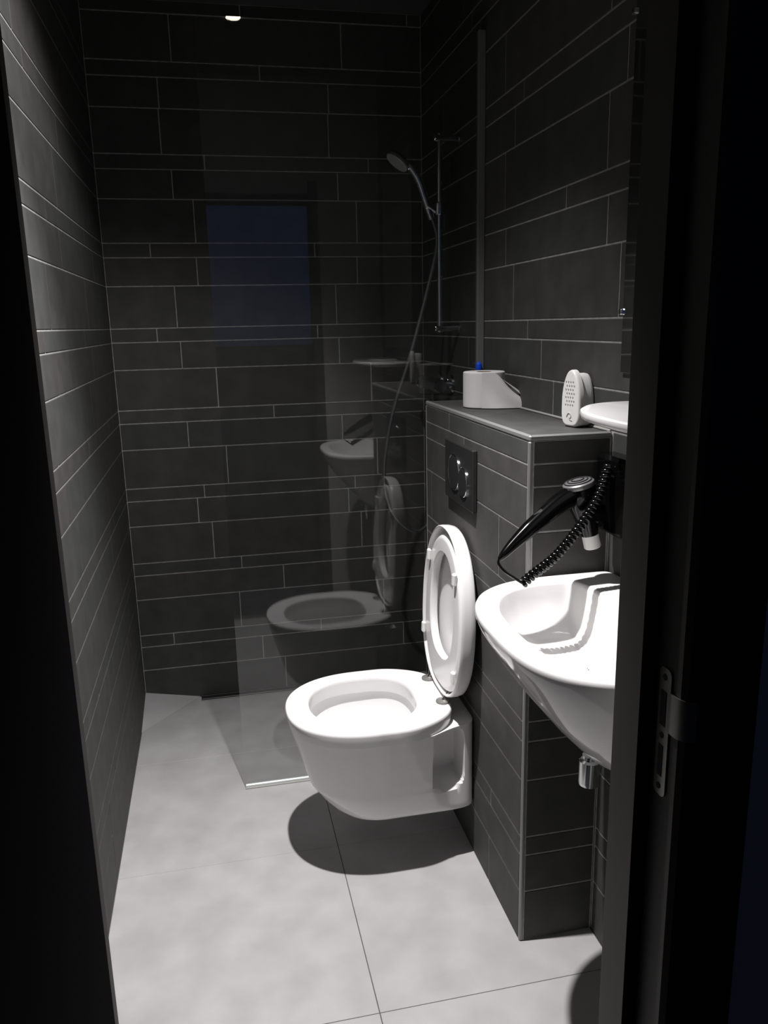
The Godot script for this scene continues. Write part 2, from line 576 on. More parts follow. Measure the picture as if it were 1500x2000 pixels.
func corridor() -> void:
	var z1 := 4.7
	var x0 := -1.0
	var x1 := 1.9
	var h := 2.6
	slab("floor_corridor", Vector3(x0, -0.12, ZO), Vector3(x1, 0.0, z1), M.carpet, "dark carpet of the corridor outside the door", "floor")
	slab("ceiling_corridor", Vector3(x0, h, ZO - 0.02), Vector3(x1, h + 0.1, z1), M.plaster, "plastered ceiling of the corridor", "ceiling")
	slab("wall_corridor_left", Vector3(x0 - 0.1, 0, ZO - 0.12), Vector3(x0, h, z1), M.plaster, "plastered side wall of the corridor on the hinge side", "wall")
	slab("wall_corridor_right", Vector3(x1, 0, ZO - 0.12), Vector3(x1 + 0.1, h, z1), M.plaster, "plastered side wall of the corridor on the latch side", "wall")
	slab("wall_corridor_front_left", Vector3(x0 - 0.1, 0, ZO - 0.12), Vector3(-0.10, h, ZO - 0.02), M.plaster, "corridor wall left of the wet room", "wall")
	slab("wall_corridor_front_right", Vector3(W + 0.10, 0, ZO - 0.12), Vector3(x1 + 0.1, h, ZO - 0.02), M.plaster, "corridor wall right of the wet room", "wall")
	slab("wall_corridor_front_top", Vector3(-0.10, HC, ZO - 0.02), Vector3(W + 0.10, h + 0.1, ZO + 0.0), M.plaster, "strip of corridor wall above the wet room ceiling", "wall")
	# far wall with a window opening
	var wx0 := -0.9
	var wx1 := 1.8
	var wy0 := 1.3
	var wy1 := 2.42
	slab("wall_corridor_back", Vector3(x0 - 0.1, 0, z1), Vector3(wx0, h, z1 + 0.15), M.plaster, "far corridor wall on one side of the window", "wall")
	slab("wall_corridor_back_right", Vector3(wx1, 0, z1), Vector3(x1 + 0.1, h, z1 + 0.15), M.plaster, "far corridor wall on the other side of the window", "wall")
	slab("wall_corridor_back_low", Vector3(wx0, 0, z1), Vector3(wx1, wy0, z1 + 0.15), M.plaster, "far corridor wall below the window", "wall")
	slab("wall_corridor_back_top", Vector3(wx0, wy1, z1), Vector3(wx1, h, z1 + 0.15), M.plaster, "far corridor wall above the window", "wall")
	var t := thing("window_1", Vector3((wx0 + wx1) * 0.5, wy0, z1 + 0.08), "small corridor window with the blue night sky behind it", "window", "", "structure")
	var cx := (wx0 + wx1) * 0.5
	var cy := (wy0 + wy1) * 0.5
	part("frame_side", cbox(Vector3(0.04, wy1 - wy0, 0.05), 0.002), M.frame, t, Vector3(wx0 + 0.02, cy, z1 + 0.08))
	part("frame_side", cbox(Vector3(0.04, wy1 - wy0, 0.05), 0.002), M.frame, t, Vector3(wx1 - 0.02, cy, z1 + 0.08))
	part("frame_rail", cbox(Vector3(wx1 - wx0, 0.04, 0.05), 0.002), M.frame, t, Vector3(cx, wy0 + 0.02, z1 + 0.08))
	part("frame_rail", cbox(Vector3(wx1 - wx0, 0.04, 0.05), 0.002), M.frame, t, Vector3(cx, wy1 - 0.02, z1 + 0.08))
	part("pane", cbox(Vector3(wx1 - wx0 - 0.08, wy1 - wy0 - 0.08, 0.006), 0.0003), M.window_glass, t, Vector3(cx, cy, z1 + 0.08))

func boxing() -> void:
	var t := thing("cistern_box", Vector3((XB + W) * 0.5, 0, (ZG + ZB) * 0.5), "tall anthracite tiled cistern box with metal corner strips carrying the toilet", "cistern box")
	var lo := Vector3(XB + SINK, 0.0, ZG)
	var hi := Vector3(W - 0.0002, HB - 0.012, ZB - SINK)
	part("core", cbox(hi - lo, 0.0005), M.grout, t, (lo + hi) * 0.5)
	tile_face(t, Vector3(XB, 0, 0), Vector3.BACK, Vector3.LEFT, ZG + 0.008, ZB - 0.010, 0.0, HB - 0.012,
		{0: 1.345, 1: 1.05, 2: 1.357, 3: 1.1, 4: 1.05, 5: 1.12, 6: 1.08, 7: 1.15, 8: 1.03, 9: 1.392, 10: 1.08, 11: 1.12, 12: 0.984}, 31)
	tile_face(t, Vector3(0, 0, ZB), Vector3.RIGHT, Vector3.BACK, XB + 0.010, W - 0.002, 0.0, HB - 0.012,
		{0: 1.5, 1: 1.5, 2: 1.5, 3: 1.5, 4: 1.5, 5: 1.5, 6: 1.5, 7: 1.5, 8: 1.5, 9: 1.5, 10: 1.5, 11: 1.5, 12: 1.5}, 32)
	# cover tiles on top
	for k in 2:
		var z0: float = [ZG + 0.004, 1.335][k]
		var z1: float = [1.331, ZB - 0.012][k]
		part("top_tile", cbox(Vector3(W - 0.006 - XB - 0.011, 0.010, z1 - z0), 0.001), M["tile%d" % k], t, Vector3((XB + 0.011 + W - 0.006) * 0.5, HB - 0.006, (z0 + z1) * 0.5))
	# metal edge strips: two upright, two on the top edges
	part("edge_strip", cbox(Vector3(0.0105, HB - 0.012, 0.0105), 0.003), M.alu, t, Vector3(XB + 0.0046, (HB - 0.012) * 0.5, ZB - 0.0046))
	part("edge_strip", cbox(Vector3(0.0085, HB - 0.012, 0.0085), 0.003), M.alu, t, Vector3(XB + 0.0036, (HB - 0.012) * 0.5, ZG + 0.0040))
	part("edge_strip", cbox(Vector3(0.0105, 0.0125, ZB - ZG), 0.003), M.alu, t, Vector3(XB + 0.0046, HB - 0.0058, (ZB + ZG) * 0.5))
	part("edge_strip", cbox(Vector3(W - XB - 0.001, 0.0125, 0.0105), 0.003), M.alu, t, Vector3((W + XB) * 0.5, HB - 0.0058, ZB - 0.0046))
	part("sealant", cbox(Vector3(0.006, 0.006, ZB - ZG - 0.01), 0.002), M.silicone, t, Vector3(W - 0.003, HB + 0.0015, (ZB + ZG) * 0.5))

func screen() -> void:
	var x0 := 0.368
	var y1 := 2.298
	var t := thing("shower_screen", Vector3((x0 + W) * 0.5, 0, ZG), "clear glass shower screen standing between the toilet and the shower", "shower screen")
	part("pane", cbox(Vector3(W - 0.004 - x0, y1 - HB - 0.004, 0.008), 0.0004), M.glass, t, Vector3((W - 0.004 + x0) * 0.5, (y1 + HB + 0.004) * 0.5, ZG - 0.006))
	part("pane", cbox(Vector3(XB - 0.002 - x0, HB + 0.004 - 0.014, 0.008), 0.0004), M.glass, t, Vector3((XB - 0.002 + x0) * 0.5, (HB + 0.004 + 0.014) * 0.5, ZG - 0.006))
	part("wall_channel", cbox(Vector3(0.022, y1 - HB - 0.002, 0.018), 0.0015), M.channel, t, Vector3(W - 0.0115, (y1 + HB) * 0.5, ZG - 0.006))
	part("floor_strip", cbox(Vector3(XB - x0, 0.013, 0.014), 0.003), M.bright_alu, t, Vector3((XB + x0) * 0.5, 0.0066, ZG - 0.004))
	part("sealant", cbox(Vector3(XB - x0, 0.004, 0.006), 0.001), M.silicone, t, Vector3((XB + x0) * 0.5, 0.002, ZG + 0.006))
	var c := part("end_clip", lathe([[0.0, 0.0], [0.008, 0.001], [0.010, 0.006], [0.009, 0.018], [0.0, 0.028]], Vector3.UP, 20), M.blue, t, Vector3(1.166, 1.340, ZG + 0.012))
	c.set_meta("label", "small blue plastic clip")

# ---------------------------------------------------------------- toilet
func toilet() -> void:
	var zc := 1.104
	var t := thing("toilet", Vector3(0.78, 0.13, zc), "white wall-hung ceramic toilet with its seat and lid raised", "toilet")
	var N := 180
	var rings := []
	# outer body from underside to shoulder: y, front x, half width
	var prof := [[0.159, 0.70, 0.092], [0.1585, 0.655, 0.122], [0.161, 0.628, 0.138], [0.168, 0.607, 0.147], [0.182, 0.588, 0.153], [0.205, 0.567, 0.159], [0.225, 0.553, 0.163]]
	for k in 22:
		var y := 0.238 + k * (0.416 - 0.238) / 21.0
		var f := (y - 0.238) / (0.416 - 0.238)
		prof.append([y, lerpf(0.544, 0.4935, f), lerpf(0.165, 0.193, pow(f, 1.3))])
	for p in prof:
		var y: float = p[0]
		var xc := 0.745
		var a: float = p[2]
		var o := egg(xc, zc, xc - p[1], XB - 0.0005 - xc, a, 2.25, 9.0, y, N)
		var low := clampf((0.15 - y) / 0.03, 0.0, 1.0)
		for i in o.size():
			var q := o[i]
			if q.x > xc:
				# narrows to the plate on the wall
				var s := clampf((q.x - 0.80) / 0.16, 0.0, 1.0)
				s = s * s * (3 - 2 * s)
				var side := minf(a, 0.140) / a
				q.z = zc + (q.z - zc) * lerpf(1.0, side, s)
				q.y = lerpf(q.y, maxf(q.y, 0.160), clampf((q.x - xc) / 0.2, 0.0, 1.0))
				# side recess in front of the wall plate
				var dx := absf(q.x - 0.913) / 0.046
				var dy := absf(q.y - 0.322) / 0.082
				var m := pow(pow(dx, 5.0) + pow(dy, 5.0), 0.2)
				var depth := 1.0 - smoothstep(0.88, 1.08, m)
				if absf(q.z - zc) > 0.05: q.z = zc + (q.z - zc) - signf(q.z - zc) * depth * 0.075
			o[i] = q
		rings.append(o)
	# shoulder goes in to the bowl opening and down inside
	var inner := [[0.416, 0.542, 0.866, 0.150], [0.395, 0.540, 0.868, 0.152], [0.355, 0.548, 0.862, 0.147], [0.315, 0.575, 0.85, 0.132], [0.285, 0.62, 0.835, 0.108], [0.27, 0.665, 0.82, 0.08], [0.26, 0.70, 0.80, 0.05]]
	for p in inner:
		var xc := 0.705
		rings.append(egg(xc, zc - 0.006, xc - p[1], p[2] - xc, p[3], 2.3, 2.6, p[0], N))
	part("bowl", loft(rings, 38.0), M.ceramic, t)
	# water in the bowl
	var wr := egg(0.705, zc - 0.006, 0.705 - 0.628, 0.825 - 0.705, 0.102, 2.3, 2.6, 0.282, 64)
	var wr2 := egg(0.705, zc - 0.006, 0.705 - 0.640, 0.815 - 0.705, 0.096, 2.3, 2.6, 0.279, 64)
	part("water", loft([wr2, wr], 20.0), M.water, t)
	# rim ring
	var rim := []
	var ro := [[0.404, 0.515, 0.172, 0.930], [0.4145, 0.4936, 0.1932, 0.9415], [0.430, 0.4900, 0.1950, 0.943], [0.446, 0.4875, 0.1965, 0.945], [0.453, 0.489, 0.195, 0.943], [0.4565, 0.494, 0.190, 0.938]]
	for p in ro:
		var xc := 0.72
		var o := egg(xc, zc, xc - p[1], p[3] - xc, p[2], 2.25, 3.8, p[0], N)
		for i in o.size():
			if o[i].x > 0.78:
				var s := clampf((o[i].x - 0.78) / 0.16, 0.0, 1.0)
				o[i].z = zc + (o[i].z - zc) * lerpf(1.0, 0.86, s * s * (3 - 2 * s))
		rim.append(o)
	for p in [[0.4565, 0.548, 0.858, 0.144], [0.453, 0.553, 0.853, 0.140], [0.444, 0.556, 0.851, 0.138], [0.408, 0.552, 0.855, 0.141]]:
		var xc := 0.705
		rim.append(egg(xc, zc - 0.006, xc - p[1], p[2] - xc, p[3], 2.3, 2.8, p[0], N))
	part("rim", loft(rim, 45.0, false, false, true), M.ceramic, t)
	# hinges
	for z in [1.018, 1.172]:
		var h := part("hinge", lathe([[0.0, 0.0], [0.019, 0.0], [0.020, 0.002], [0.019, 0.005], [0.015, 0.007], [0.0, 0.0075]], Vector3.UP, 28), M.hinge, t, Vector3(0.920, 0.4565, z))
		part("pin", lathe([[0.0, 0.0], [0.005, 0.0], [0.005, 0.03], [0.0, 0.03]], Vector3(0.6, 0.8, 0), 14), M.chrome, h, Vector3(0.920, 0.460, z))
	# raised lid and seat share a tilted frame: v runs up the lid, u across (z), w away from the wall (-x)
	var base := Vector3(0.969, 0.463, zc)
	var vd := Vector3(0.021, 0.470, 0).normalized()
	var wd := Vector3(-vd.y, vd.x, 0)
	var lid := lid_mesh(base, vd, wd)
	part("lid", lid, M.seat_plastic, t)
	var seat := part("seat", seat_mesh(base, vd, wd), M.seat_plastic, t)
	for b in [[-0.125, 0.365], [0.125, 0.365], [-0.155, 0.13], [0.150, 0.10]]:
		part("bumper", cbox(Vector3(0.012, 0.034, 0.018), 0.004), M.white_plastic, seat, base + vd * b[1] + Vector3.BACK * b[0] + wd * 0.049, Basis(Vector3(0, 0, 1), -0.045))

func oval(base: Vector3, vd: Vector3, wd: Vector3, half: float, v0: float, v1: float, w: float, n := 96, pinch := 0.0) -> PackedVector3Array:
	var o := PackedVector3Array()
	var vc := lerpf(v0, v1, 0.46)
	for k in n:
		var t := TAU * k / n
		var c := cos(t)
		var s := sin(t)
		var vv: float
		var uu: float
		if s > 0.0:
			vv = vc + (v1 - vc) * sgnpow(s, 2.0 / 2.15)
			uu = half * sgnpow(c, 2.0 / 2.15)
		else:
			vv = vc + (vc - v0) * sgnpow(s, 2.0 / 2.6)
			uu = half * sgnpow(c, 2.0 / 2.6)
			var f := clampf((vc - vv) / (vc - v0), 0.0, 1.0)
			uu *= lerpf(1.0, 1.0 - pinch, f * f)
		o.append(base + vd * vv + Vector3.BACK * uu + wd * w)
	return o

func lid_mesh(b: Vector3, vd: Vector3, wd: Vector3) -> ArrayMesh:
	var r := []
	for p in [[0.0, 0.05], [0.0, 0.12], [0.0, 0.172], [0.003, 0.184], [0.008, 0.190], [0.020, 0.193], [0.036, 0.1935], [0.043, 0.1925], [0.045, 0.190], [0.043, 0.1865], [0.036, 0.185], [0.020, 0.1835], [0.013, 0.180], [0.010, 0.172], [0.010, 0.12], [0.010, 0.05]]:
		var d: float = 0.1935 - p[1]
		r.append(oval(b, vd, wd, p[1], 0.0 + d, 0.478 - d, p[0], 112, 0.06))
	return loft(r, 45.0)

func seat_mesh(b: Vector3, vd: Vector3, wd: Vector3) -> ArrayMesh:
	var r := []
	var outer := 0.170
	for p in [[0.020, 0.0], [0.024, -0.003], [0.034, -0.003], [0.041, 0.003], [0.0435, 0.011]]:
		r.append(oval(b, vd, wd, outer - p[1], 0.016 + p[1], 0.448 - p[1], p[0], 112, 0.06))
	for p in [[0.0435, 0.004], [0.040, 0.0005], [0.034, 0.0], [0.024, 0.002], [0.020, 0.006]]:
		r.append(oval(b, vd, wd, 0.112 + p[1], 0.105 - p[1], 0.402 + p[1], p[0], 112, 0.05))
	return loft(r, 40.0, false, false, true)

func flush_plate() -> void:
	var c := Vector3(XB, 1.088, 1.112)
	var t := thing("flush_plate", c, "dark grey dual flush plate with two round buttons on the cistern box", "flush plate")
	part("plate", cbox(Vector3(0.014, 0.164, 0.246), 0.003), M.dark_plate, t, c - Vector3(0.007, 0, 0))
	var at := [Vector3(-0.014, 0.0, -0.030), Vector3(-0.014, -0.014, 0.048)]
	var rr := [0.050, 0.040]
	for k in 2:
		var p: Vector3 = c + at[k]
		var r: float = rr[k]
		var b := part("button", lathe([[0.0, 0.0], [r - 0.003, 0.0], [r - 0.003, 0.003], [r - 0.006, 0.0045], [0.0, 0.0045]], Vector3.LEFT, 48), M.dark_plate, t, p)
		part("ring", lathe([[r - 0.0025, 0.0], [r, 0.0], [r, 0.003], [r - 0.001, 0.0042], [r - 0.0025, 0.003], [r - 0.0025, 0.0]], Vector3.LEFT, 56), M.chrome, b, p)

# ---------------------------------------------------------------- basin
func basin() -> void:
	var zc := 1.862
	var t := thing("wash_basin", Vector3(1.0, 0.62, zc), "white ceramic wall-hung wash basin under the hair dryer", "basin")
	var xc := 1.075
	var bk := W - 0.0005 - xc
	var rings := []
	# y, front x, half length
	for p in [[0.676, 1.10, 0.055, 6.0], [0.672, 1.06, 0.085, 5.0], [0.684, 1.012, 0.118, 4.0], [0.718, 0.966, 0.160, 3.4], [0.760, 0.926, 0.198, 3.1], [0.802, 0.892, 0.228, 3.0], [0.844, 0.860, 0.250, 2.9], [0.880, 0.838, 0.265, 2.9], [0.905, 0.823, 0.273, 2.9], [0.925, 0.815, 0.2765, 2.9], [0.935, 0.815, 0.2765, 2.9], [0.941, 0.818, 0.2745, 2.9], [0.9435, 0.823, 0.271, 2.9]]:
		rings.append(egg(minf(xc, maxf(p[1] + 0.02, xc)) if p[1] < xc else xc, zc, maxf(xc - p[1], 0.004) if p[1] < xc else 0.004, bk, p[2], p[3], 14.0, p[0], 128))
	# inside
	for p in [[0.9435, 0.852, 0.242, 0.028], [0.941, 0.858, 0.237, 0.024], [0.935, 0.862, 0.233, 0.020], [0.915, 0.868, 0.227, 0.016], [0.885, 0.880, 0.216, 0.008], [0.860, 0.897, 0.198, 0.0], [0.842, 0.922, 0.170, -0.012], [0.832, 0.955, 0.130, -0.03], [0.828, 0.985, 0.085, -0.05]]:
		var ic := 1.040
		rings.append(egg(ic, zc, ic - p[1], (1.072 + p[3]) - ic + 0.004, p[2], 2.7, 4.0, p[0], 128))
	part("bowl", loft(rings, 42.0), M.ceramic, t)
	part("waste_ring", lathe([[0.0, 0.0], [0.030, 0.0], [0.031, 0.002], [0.026, 0.004], [0.0, 0.003]], Vector3.UP, 32), M.chrome, t, Vector3(0.985, 0.829, zc))

func basin_tap() -> void:
	var b := Vector3(1.136, 0.9435, 1.806)
	var t := thing("basin_tap", b, "small chrome mixer tap on the back ledge of the basin", "tap")
	part("flange", lathe([[0.0, 0.0], [0.026, 0.0], [0.027, 0.004], [0.022, 0.010], [0.0, 0.010]], Vector3.UP, 28), M.chrome, t, b)
	part("body", lathe([[0.0, 0.0], [0.019, 0.0], [0.015, 0.012], [0.013, 0.055], [0.014, 0.075], [0.012, 0.082], [0.0, 0.083]], Vector3.UP, 28), M.chrome, t, b + Vector3(0, 0.008, 0))
	# the spout is swung round along the wall
	part("spout", tube(smooth_path([b + Vector3(0, 0.05, 0.008), b + Vector3(-0.012, 0.062, 0.05), b + Vector3(-0.026, 0.060, 0.10), b + Vector3(-0.030, 0.044, 0.112)], 5), [0.011, 0.011, 0.0105, 0.010], 16), M.chrome, t)
	part("lever", cbox(Vector3(0.028, 0.007, 0.075), 0.003), M.satin, t, b + Vector3(-0.004, 0.0945, 0.018))

func trap() -> void:
	var b := Vector3(1.015, 0.603, 1.862)
	var t := thing("bottle_trap", b, "chrome bottle trap under the wash basin", "trap")
	part("cup", lathe([[0.0, 0.0], [0.014, 0.0], [0.0195, 0.004], [0.020, 0.010], [0.020, 0.054], [0.016, 0.058], [0.0, 0.058]], Vector3.UP, 32), M.chrome, t, b)
	part("tail_pipe", lathe([[0.0, 0.0], [0.014, 0.0], [0.014, 0.008], [0.0, 0.008]], Vector3.UP, 20), M.chrome, t, b + Vector3(0, 0.0575, 0))
	part("wall_pipe", tube(PackedVector3Array([b + Vector3(0.015, 0.050, 0), b + Vector3(0.09, 0.050, 0), Vector3(W - 0.001, b.y + 0.050, b.z)]), [0.013], 18), M.chrome, t)
	part("rosette", lathe([[0.0, 0.0], [0.027, 0.0], [0.025, 0.006], [0.0, 0.007]], Vector3.LEFT, 28), M.chrome, t, Vector3(W - 0.0005, b.y + 0.050, b.z))

func mirror() -> void:
	var c := Vector3(W - 0.004, 1.378, 1.875)
	var t := thing("wall_mirror", c, "frameless wall mirror above the white shelf", "mirror")
	part("mirror_glass", cbox(Vector3(0.006, 0.80, 0.54), 0.001), M.mirror, t, Vector3(W - 0.0035, 1.378 + 0.40, 1.877))
	for y in [1.50, 2.05]:
		part("clip", cbox(Vector3(0.012, 0.012, 0.012), 0.002), M.chrome, t, Vector3(W - 0.006, y, 1.603))

func glass_shelf() -> void:
	var zc := 1.93
	var t := thing("wall_shelf", Vector3(W, 1.307, zc), "white half-round shelf on the wall above the basin", "shelf")
	var rings := []
	for p in [[1.306, 0.010], [1.309, 0.003], [1.316, 0.0], [1.322, 0.001], [1.325, 0.006]]:
		rings.append(egg(1.16, zc, 0.170 - p[1], W - 0.0005 - 1.16, 0.270 - p[1], 2.3, 10.0, p[0], 96))
	part("board", loft(rings, 45.0), M.ceramic, t)
	var rim := []
	for p in [[1.3245, 0.014], [1.328, 0.012], [1.3305, 0.020], [1.3245, 0.024]]:
		rim.append(egg(1.16, zc + 0.09, 0.10 - p[1], W - 0.001 - 1.16, 0.14 - p[1], 2.3, 8.0, p[0], 64))
	part("raised_edge", loft(rim, 45.0, false, false, true), M.ceramic, t)
	for z in [1.70, 2.14]:
		part("bracket", lathe([[0.0, 0.0], [0.004, 0.0], [0.004, 0.032], [0.0, 0.032]], Vector3.DOWN, 12), M.chrome, t, Vector3(W - 0.012, 1.3075, z))

func hair_dryer() -> void:
	var top := Vector3(1.0824, 1.1618, 1.6280)
	var low := Vector3(1.1130, 1.0430, 1.6320)
	var ax := (top - low).normalized()
	var t := thing("hair_dryer", Vector3(1.10, 1.02, 1.63), "black wall-mounted hair dryer hanging nozzle down above the basin", "hair dryer")
	part("body", lathe([[0.0, 0.0], [0.019, 0.0], [0.020, 0.012], [0.024, 0.036], [0.030, 0.062], [0.0335, 0.086], [0.0335, 0.104], [0.031, 0.110], [0.0, 0.110]], ax, 40), M.black_gloss, t, low)
	# intake grille: dished metal cap with concentric rims
	var g := part("intake_grille", lathe([[0.0, 0.0], [0.0325, 0.0], [0.0335, 0.004], [0.033, 0.009], [0.028, 0.0125], [0.016, 0.0155], [0.0, 0.0165]], ax, 40), M.grille, t, low + ax * 0.107)
	for r in [0.028, 0.021, 0.013]:
		var y := 0.0160 - 0.0070 * pow(r / 0.0335, 2.0)
		part("grille_rim", lathe([[r - 0.0012, 0.0], [r + 0.0012, 0.0], [r + 0.0012, 0.002], [r - 0.0012, 0.002], [r - 0.0012, 0.0]], ax, 40), M.dark_plate, g, low + ax * (0.1075 + y))
	part("nozzle", lathe([[0.0, 0.0], [0.0165, 0.0], [0.0180, 0.002], [0.0175, 0.031], [0.0, 0.031]], ax, 32), M.white_plastic, t, low - ax * 0.030)
	# handle: tapering sweep from the body to the cord bush
	var hp := smooth_path([Vector3(1.0820, 1.1320, 1.6300), Vector3(1.0359, 1.1146, 1.6380), Vector3(0.9753, 1.0801, 1.6580), Vector3(0.9286, 1.0501, 1.6740), Vector3(0.8989, 1.0303, 1.6870), Vector3(0.8892, 1.0224, 1.6900)], 7)
	var rad := []
	for k in hp.size():
		var f := float(k) / (hp.size() - 1)
		rad.append(lerpf(0.024, 0.017, smoothstep(0.0, 0.45, f)) if f < 0.45 else lerpf(0.017, 0.0035, pow((f - 0.45) / 0.55, 0.9)))
	part("handle", tube(hp, rad, 24), M.black_gloss, t)
	part("switch", cbox(Vector3(0.026, 0.008, 0.010), 0.003), M.dark_plate, t, Vector3(0.985, 1.1025, 1.655), Basis(Vector3(0, 0, 1), 0.62))
	# plain lead and coiled cord back to the holder
	var lead := smooth_path([Vector3(0.8892, 1.0234, 1.6900), Vector3(0.8875, 1.0145, 1.6920), Vector3(0.8965, 1.0010, 1.7030), Vector3(0.9112, 0.9900, 1.7130), Vector3(0.9291, 0.9778, 1.7200)], 7)
	part("lead", tube(lead, [0.0028], 10), M.black_rubber, t)
	var path := smooth_path([Vector3(0.9281, 0.9789, 1.7200), Vector3(0.9558, 0.9963, 1.7150), Vector3(0.9941, 1.0171, 1.7060), Vector3(1.0231, 1.0396, 1.6990), Vector3(1.0584, 1.0742, 1.6900), Vector3(1.0900, 1.1093, 1.6800), Vector3(1.1136, 1.1470, 1.6720), Vector3(1.1241, 1.1812, 1.6700), Vector3(1.1290, 1.1957, 1.6700)], 30)
	var total := 0.0
	for k in path.size() - 1: total += path[k].distance_to(path[k + 1])
	var turns := 31.0
	var coil := PackedVector3Array()
	var steps := int(turns * 16)
	var seg := 0
	var run := 0.0
	for k in steps + 1:
		var want := total * k / steps
		while seg < path.size() - 2 and run + path[seg].distance_to(path[seg + 1]) < want:
			run += path[seg].distance_to(path[seg + 1])
			seg += 1
		var f := (want - run) / path[seg].distance_to(path[seg + 1])
		var p := path[seg].lerp(path[seg + 1], f)
		var d := (path[mini(seg + 4, path.size() - 1)] - path[maxi(seg - 3, 0)]).normalized()
		var u := (Vector3.BACK - d * d.z).normalized()
		var w := d.cross(u)
		var a := TAU * turns * k / steps
		coil.append(p + (u * cos(a) + w * sin(a)) * 0.0066)
	part("coiled_cord", tube(coil, [0.0046], 9), M.black_rubber, t)
	# wall holder
	part("holder", cbox(Vector3(0.047, 0.165, 0.190), 0.008), M.black_gloss, t, Vector3(W - 0.0240, 1.130, 1.690))
	part("holder_arm", cbox(Vector3(0.030, 0.030, 0.050), 0.006), M.black_gloss, t, Vector3(W - 0.0560, 1.085, 1.632))

# ---------------------------------------------------------------- shower
func shower() -> void:
	var rx := 1.117
	var rz := 0.48
	var t := thing("shower_rail", Vector3(rx, 1.47, rz), "slim chrome shower rail on two wall brackets behind the glass", "shower rail")
	part("rail", tube(PackedVector3Array([Vector3(rx, 1.455, rz), Vector3(rx, 2.075, rz)]), [0.0095], 20), M.chrome, t)
	for y in [1.468, 2.062]:
		part("bracket", lathe([[0.0, 0.0], [0.016, 0.0], [0.016, 0.004], [0.0115, 0.006], [0.0115, 0.082], [0.010, 0.086], [0.0, 0.086]], Vector3.LEFT, 24), M.chrome, t, Vector3(W - 0.0005, y, rz))
	var s := part("slider", lathe([[0.0, 0.0], [0.017, 0.0], [0.019, 0.004], [0.019, 0.036], [0.017, 0.040], [0.0, 0.040]], Vector3.UP, 24), M.chrome, t, Vector3(rx, 1.828, rz))
	part("holder_cone", lathe([[0.0, 0.0], [0.012, 0.0], [0.016, 0.035], [0.0, 0.035]], Vector3(-0.85, 0.45, 0.0), 20), M.chrome, s, Vector3(rx - 0.012, 1.842, rz))
	# hand shower
	var a := Vector3(1.090, 1.815, rz)
	var hd := Vector3(0.992, 1.990, rz)
	var h := thing("hand_shower", a, "chrome hand shower with a round head clipped on the rail", "shower head")
	part("handle", tube(smooth_path([a, Vector3(1.068, 1.880, rz), Vector3(1.045, 1.940, rz), Vector3(1.012, 1.985, rz)], 6), [0.0105, 0.0115, 0.012, 0.0125, 0.013, 0.0135], 18), M.chrome, h)
	var face := Vector3(-0.62, -0.78, 0.05).normalized()
	part("head", lathe([[0.0, -0.016], [0.020, -0.014], [0.038, -0.006], [0.044, 0.002], [0.044, 0.008], [0.0, 0.010]], face, 36), M.chrome, h, hd + Vector3(-0.010, 0.004, 0))
	part("spray_face", lathe([[0.0, 0.010], [0.040, 0.0095], [0.038, 0.0125], [0.0, 0.013]], face, 36), M.vent_plastic, h, hd + Vector3(-0.010, 0.004, 0))
	# hose
	var path := smooth_path([a + Vector3(0.002, 0.004, 0), Vector3(1.108, 1.74, rz), Vector3(1.070, 1.58, rz), Vector3(1.010, 1.375, rz), Vector3(0.957, 1.215, 0.47), Vector3(0.932, 1.10, 0.46), Vector3(0.919, 0.975, 0.45), Vector3(0.935, 0.865, 0.44), Vector3(0.985, 0.785, 0.43), Vector3(1.055, 0.752, 0.42), Vector3(1.12, 0.82, 0.38), Vector3(1.138, 1.02, 0.34), Vector3(1.135, 1.235, 0.32)], 8)
	solo_tube("shower_hose", path, 0.0068, M.hose, "grey shower hose hanging in a loop from the rail", "hose")
	# mixer
	var my := 1.272
	var m := thing("shower_mixer", Vector3(1.12, my, 0.32), "chrome thermostatic shower mixer bar on the right wall", "mixer")
	part("bar", lathe([[0.0, 0.0], [0.019, 0.0], [0.021, 0.003], [0.021, 0.19], [0.019, 0.193], [0.0, 0.193]], Vector3.BACK, 28), M.chrome, m, Vector3(1.12, my, 0.223))
	for z in [0.16, 0.417]:
		part("knob", lathe([[0.0, 0.0], [0.022, 0.0], [0.024, 0.004], [0.024, 0.053], [0.021, 0.058], [0.0, 0.058]], Vector3.BACK, 14, 20.0), M.chrome, m, Vector3(1.12, my, z))
	for z in [0.25, 0.39]:
		part("wall_union", lathe([[0.0, 0.0], [0.033, 0.0], [0.031, 0.008], [0.016, 0.012], [0.016, 0.05], [0.0, 0.05]], Vector3.LEFT, 28), M.chrome, m, Vector3(W - 0.0005, my, z))

func solo_tube(n: String, path: PackedVector3Array, r: float, m: Material, label: String, category: String) -> void:
	var o := path[0]
	var rel := PackedVector3Array()
	for p in path: rel.append(p - o)
	solo(n, tube(rel, [r], 12), m, o, label, category)

func drain() -> void:
	var t := thing("floor_drain", Vector3(0.66, 0, 0.035), "long narrow shower drain channel along the back wall", "drain")
	part("slot", cbox(Vector3(0.93, 0.0016, 0.036), 0.0004), M.slot, t, Vector3(0.685, 0.0008, 0.026))
	part("frame", cbox(Vector3(0.94, 0.0035, 0.003), 0.001), M.silicone, t, Vector3(0.685, 0.0018, 0.048))
	part("frame", cbox(Vector3(0.94, 0.0035, 0.004), 0.001), M.drain_dark, t, Vector3(0.685, 0.0018, 0.005))
	part("grate", cbox(Vector3(0.928, 0.003, 0.020), 0.001), M.dark_plate, t, Vector3(0.685, 0.002, 0.0265))

